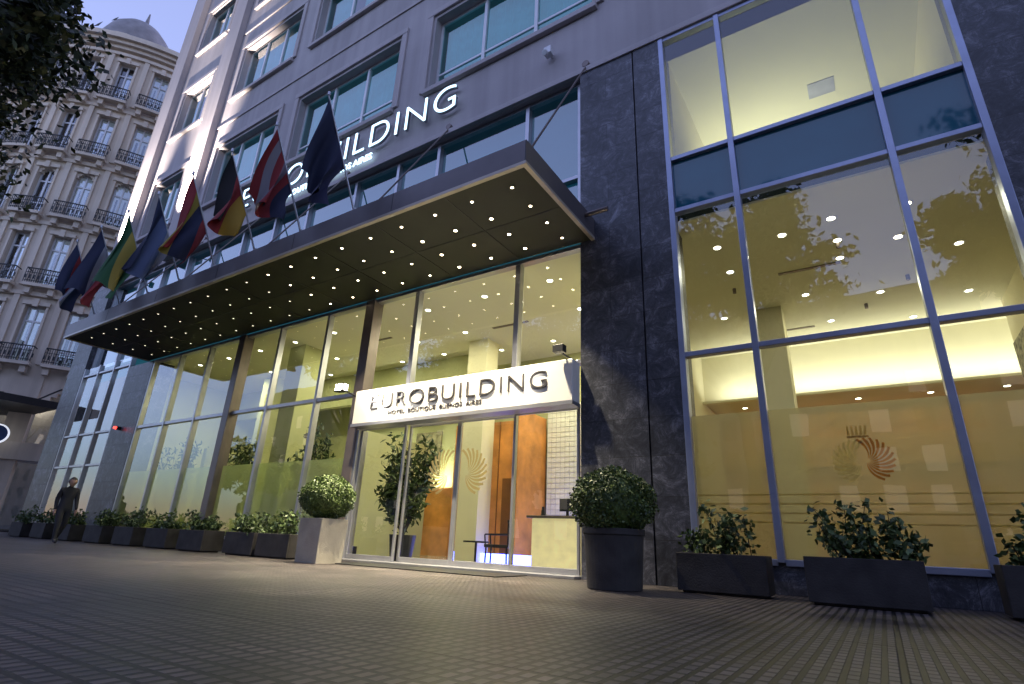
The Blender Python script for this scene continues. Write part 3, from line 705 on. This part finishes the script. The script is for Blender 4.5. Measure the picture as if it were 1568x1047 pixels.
for j in range(len(prof)-1):
    for i in range(kk): rf_.f.append((j*kk+i,j*kk+(i+1)%kk,(j+1)*kk+(i+1)%kk,(j+1)*kk+i))
tx,ty=-47.2,11.2; n=len(rf_.v); tp=[(2.7,38.9),(2.6,39.8),(2.2,41.0),(1.5,41.9),(.8,42.4),(.2,42.7),(.05,44.2)]
for (r,z) in tp:
    for i in range(32): rf_.v.append((tx+r*cos(2*pi*i/32),ty+r*sin(2*pi*i/32),z))
for j in range(len(tp)-1):
    for i in range(32): rf_.f.append((n+j*32+i,n+j*32+(i+1)%32,n+(j+1)*32+(i+1)%32,n+(j+1)*32+i))
rf_.obj('slate_domes',M['fr_roof'],B,True)
trm.tube((tx,ty,36.5),(tx,ty,38.6),2.45,k=32); trm.tube((tx,ty,38.6),(tx,ty,38.9),2.85,k=32)
for i in range(10):
    an=2*pi*i/10; c_=(tx+2.47*cos(an),ty+2.47*sin(an)); drk.tube((c_[0],c_[1],36.9),(c_[0],c_[1],38.3),.33,k=8)
for b_ in range(0,nb-1,2):
    a=T0+b_*dt; dd=dt*2
    wal.cbox(a-dd*.12,a+dd*.12,RR-.6,RR+.15,0,10.0,2)
    for q in range(12):
        t0=a+dd*(.12+.76*q/12); t1=a+dd*(.12+.76*(q+1)/12); c=abs((q+.5)/6-1); hh=2.4*(1-sqrt(max(0,1-c*c)))+.6
        wal.cbox(t0,t1,RR-.5,RR+.05,10.0-hh,10.0,1)
    gls.cbox(a+dd*.1,a+dd*.9,RR-.45,RR-.44,.2,9.6,2); frm.cbox(a+dd*.1,a+dd*.9,RR-.43,RR-.35,5.0,5.2,2); frm.cbox(a+dd*.49,a+dd*.51,RR-.43,RR-.36,.2,9.4,1)
wal.cbox(T0,T1,RR-3.5,RR-3.3,0,10,40)
trm.cbox(T0,T1,RR+.152,RR+.3,5.1,6.1,40)
for nm,o_,m_ in (('walls',wal,'fr_wall'),('stone_trim',trm,'fr_trim'),('balcony_railings',irn,'fr_iron'),('glazing',gls,'fr_glass'),('sashes',frm,'white_frame'),('lace_curtains',cur,'fr_curt'),('window_gaps',drk,'dark')): o_.obj(nm,M[m_],B)
area('shop_light',(-45.5,12.5,9.0),(0,0,0),3,260,(1,.9,.75),parent=B)
AW=empty('shop_awning'); MB().box(-44,-38.2,4.5,11.4,6.55,6.95).tube((-43,6,6.9),(-45,9,8.5),.05).tube((-39,10.5,6.9),(-41.5,12.5,8.5),.05).obj('awning_slab',M['black'],AW)
RS=empty('round_shop_sign'); MB().tube((-40.9,9.9,5.1),(-41.05,9.95,5.1),.55,k=30).obj('disc',emis('sign_white',(.8,.85,.95),.9),RS); MB().tube((-40.86,9.885,5.1),(-40.9,9.9,5.1),.47,k=30).obj('face',simple('sign_blue',(.03,.09,.28),.4),RS); MB().tube((-41.05,9.95,5.1),(-42.5,11,5.1),.05).obj('bracket',M['black'],RS)
OB=empty('background_building'); bb=MB().box(-90,50,-45,-38,-.12,24); bb.obj('walls',M['opp_wall'],OB)
bw=MB(); bd=MB()
for i in range(44):
    for j in range(7):
        (bw if random.random()<.22 else bd).quad((-89+i*3.1,-37.98,1.2+j*3.2),(-89+i*3.1,-37.98,3.2+j*3.2),(-87.6+i*3.1,-37.98,3.2+j*3.2),(-87.6+i*3.1,-37.98,1.2+j*3.2))
bw.obj('lit_windows',emis('lit_window',(1,.8,.5),.22),OB); bd.obj('dark_windows',M['dark'],OB)

# ---------------------------------------------------------------- pedestrians
def person(x,y,rz,stride,coat,hgt=1.7):
    e=empty('pedestrian',(x,y,0)); e.rotation_euler=(0,0,rz); s=hgt/1.7
    J={'pel':(0,0,.93),'sp':(0,.01,1.12),'ch':(0,.02,1.32),'nk':(0,.02,1.46),'hd0':(0,.0,1.53),
       'hl':(-.09,0,.88),'hr':(.09,0,.88),'kl':(-.10,-.18*stride,.50),'kr':(.10,.06*stride-.04,.49),'al':(-.10,-.26*stride,.09),'ar':(.10,.36*stride,.13),
       'tl':(-.10,-.26*stride-.17,.04),'tr':(.10,.36*stride-.13,.05),
       'sl':(-.18,.02,1.40),'sr':(.18,.02,1.40),'el':(-.21,.10*stride,1.12),'er':(.21,-.06*stride,1.12),'wl':(-.21,.06*stride-.05,.87),'wr':(.21,-.16*stride-.05,.88)}
    R={'pel':.15,'sp':.14,'ch':.165,'nk':.07,'hd0':.06,'hl':.11,'hr':.11,'kl':.072,'kr':.072,'al':.05,'ar':.05,'tl':.035,'tr':.035,'sl':.075,'sr':.075,'el':.055,'er':.055,'wl':.038,'wr':.038}
    E=[('pel','sp'),('sp','ch'),('ch','nk'),('nk','hd0'),('pel','hl'),('pel','hr'),('hl','kl'),('hr','kr'),('kl','al'),('kr','ar'),('al','tl'),('ar','tr'),('ch','sl'),('ch','sr'),('sl','el'),('sr','er'),('el','wl'),('er','wr')]
    ks=list(J); me=bpy.data.meshes.new('body'); me.from_pydata([tuple(c*s for c in J[k]) for k in ks],[(ks.index(a),ks.index(b)) for a,b in E],[])
    me.materials.append(coat); o=bpy.data.objects.new('clothed_body',me); COL.objects.link(o); o.parent=e
    sk=o.modifiers.new('skin','SKIN'); sk.use_smooth_shade=True
    for i,k in enumerate(ks): v=me.skin_vertices[0].data[i]; v.radius=(R[k]*s,R[k]*s*(.8 if k in('pel','sp','ch') else 1)); v.use_root=(k=='pel')
    su=o.modifiers.new('sub','SUBSURF'); su.levels=1; su.render_levels=2
    bm=bmesh.new(); bmesh.ops.create_uvsphere(bm,u_segments=20,v_segments=16,radius=.11)
    for v in bm.verts:
        v.co.x*=.80; v.co.z*=1.15
        if v.co.z<0: v.co.x*=1+v.co.z*2.2; v.co.y*=1+v.co.z*1.2
        if v.co.y<-.08 and abs(v.co.x)<.025 and -.04<v.co.z<.02: v.co.y-=.022
    me=bpy.data.meshes.new('head'); bm.to_mesh(me); bm.free(); me.materials.append(M['skin']); o=bpy.data.objects.new('head',me); o.location=(0,-.01,1.615*s); COL.objects.link(o); o.parent=e
    for p in me.polygons: p.use_smooth=True
    bm=bmesh.new(); bmesh.ops.create_uvsphere(bm,u_segments=20,v_segments=14,radius=.122)
    bmesh.ops.delete(bm,geom=[v for v in bm.verts if v.co.z<-.03 or (v.co.y<-.05 and v.co.z<.05)],context='VERTS')
    for v in bm.verts: v.co.x*=.82; v.co.z*=1.1
    me=bpy.data.meshes.new('hair'); bm.to_mesh(me); bm.free(); me.materials.append(M['hair']); o=bpy.data.objects.new('hair',me); o.location=(0,.0,1.62*s); COL.objects.link(o); o.parent=e
    hm=MB()
    for sx,k in ((-1,'wl'),(1,'wr')):
        w_=Vector(J[k])*s; hm.tube(w_,w_+Vector((0,-.01,-.09)),.035,.03,k=8)
        for q in range(4): hm.tube(w_+Vector((0,-.03+.02*q,-.085)),w_+Vector((0,-.035+.02*q,-.16+.01*abs(q-1))),.009,.007,k=5)
        hm.tube(w_+Vector((0,-.03,-.03)),w_+Vector((0,-.06,-.09)),.010,.008,k=5)
    hm.obj('hands',M['skin'],e)
person(-18.6,6.45,pi/2,.8,M['cloth_d'],1.68)
person(-27.5,6.6,-pi/2,.9,M['cloth_b'],1.72)

# ---------------------------------------------------------------- world + sun
wd=bpy.data.worlds.new('World'); scene.world=wd; wd.use_nodes=True; nt=wd.node_tree; bg=nt.nodes['Background']
sk=nt.nodes.new('ShaderNodeTexSky'); sk.sky_type='NISHITA'; sk.sun_disc=False; sk.sun_elevation=radians(4.0); sk.sun_rotation=radians(20); sk.ozone_density=6; sk.air_density=1.3; sk.dust_density=.2
hs=nt.nodes.new('ShaderNodeHueSaturation'); hs.inputs['Saturation'].default_value=.64; hs.inputs['Value'].default_value=1.0
tm=nt.nodes.new('ShaderNodeMix'); tm.data_type='RGBA'; tm.blend_type='MULTIPLY'; tm.inputs[0].default_value=1; tm.inputs[7].default_value=(1.14,.96,1.04,1)
nt.links.new(sk.outputs[0],hs.inputs['Color']); nt.links.new(hs.outputs[0],tm.inputs[6]); nt.links.new(tm.outputs[2],bg.inputs['Color']); bg.inputs['Strength'].default_value=1.15
sl_=bpy.data.lights.new('sun','SUN'); sl_.energy=.03; sl_.angle=radians(20); sl_.color=(1,.8,.65)
so=bpy.data.objects.new('sun',sl_); COL.objects.link(so); el=radians(4);az=radians(20)
dv=Vector((sin(az)*cos(el),cos(az)*cos(el),sin(el))); so.rotation_euler=(-dv).to_track_quat('-Z','Y').to_euler()

# ---------------------------------------------------------------- camera
yaw=radians(33.4);p=radians(20.4);r=.045
Fv=Vector((-sin(yaw)*cos(p),cos(yaw)*cos(p),sin(p)))
R0=Vector((cos(yaw),sin(yaw),0)); U0=Vector((sin(yaw)*sin(p),-cos(yaw)*sin(p),cos(p)))
Rv=R0*cos(r)+U0*sin(r); Uv=U0*cos(r)-R0*sin(r)
cam=bpy.data.cameras.new('camera'); co=bpy.data.objects.new('camera',cam); COL.objects.link(co)
mw=Matrix.Identity(4)
for i in range(3): mw[i][0]=Rv[i]; mw[i][1]=Uv[i]; mw[i][2]=-Fv[i]
mw[0][3]=0; mw[1][3]=0; mw[2][3]=.51
co.matrix_world=mw; cam.sensor_width=36; cam.lens=830/1568*36; cam.clip_start=.05; cam.clip_end=2000
scene.camera=co
scene.view_settings.view_transform='Standard'; scene.view_settings.look='None'; scene.view_settings.exposure=0
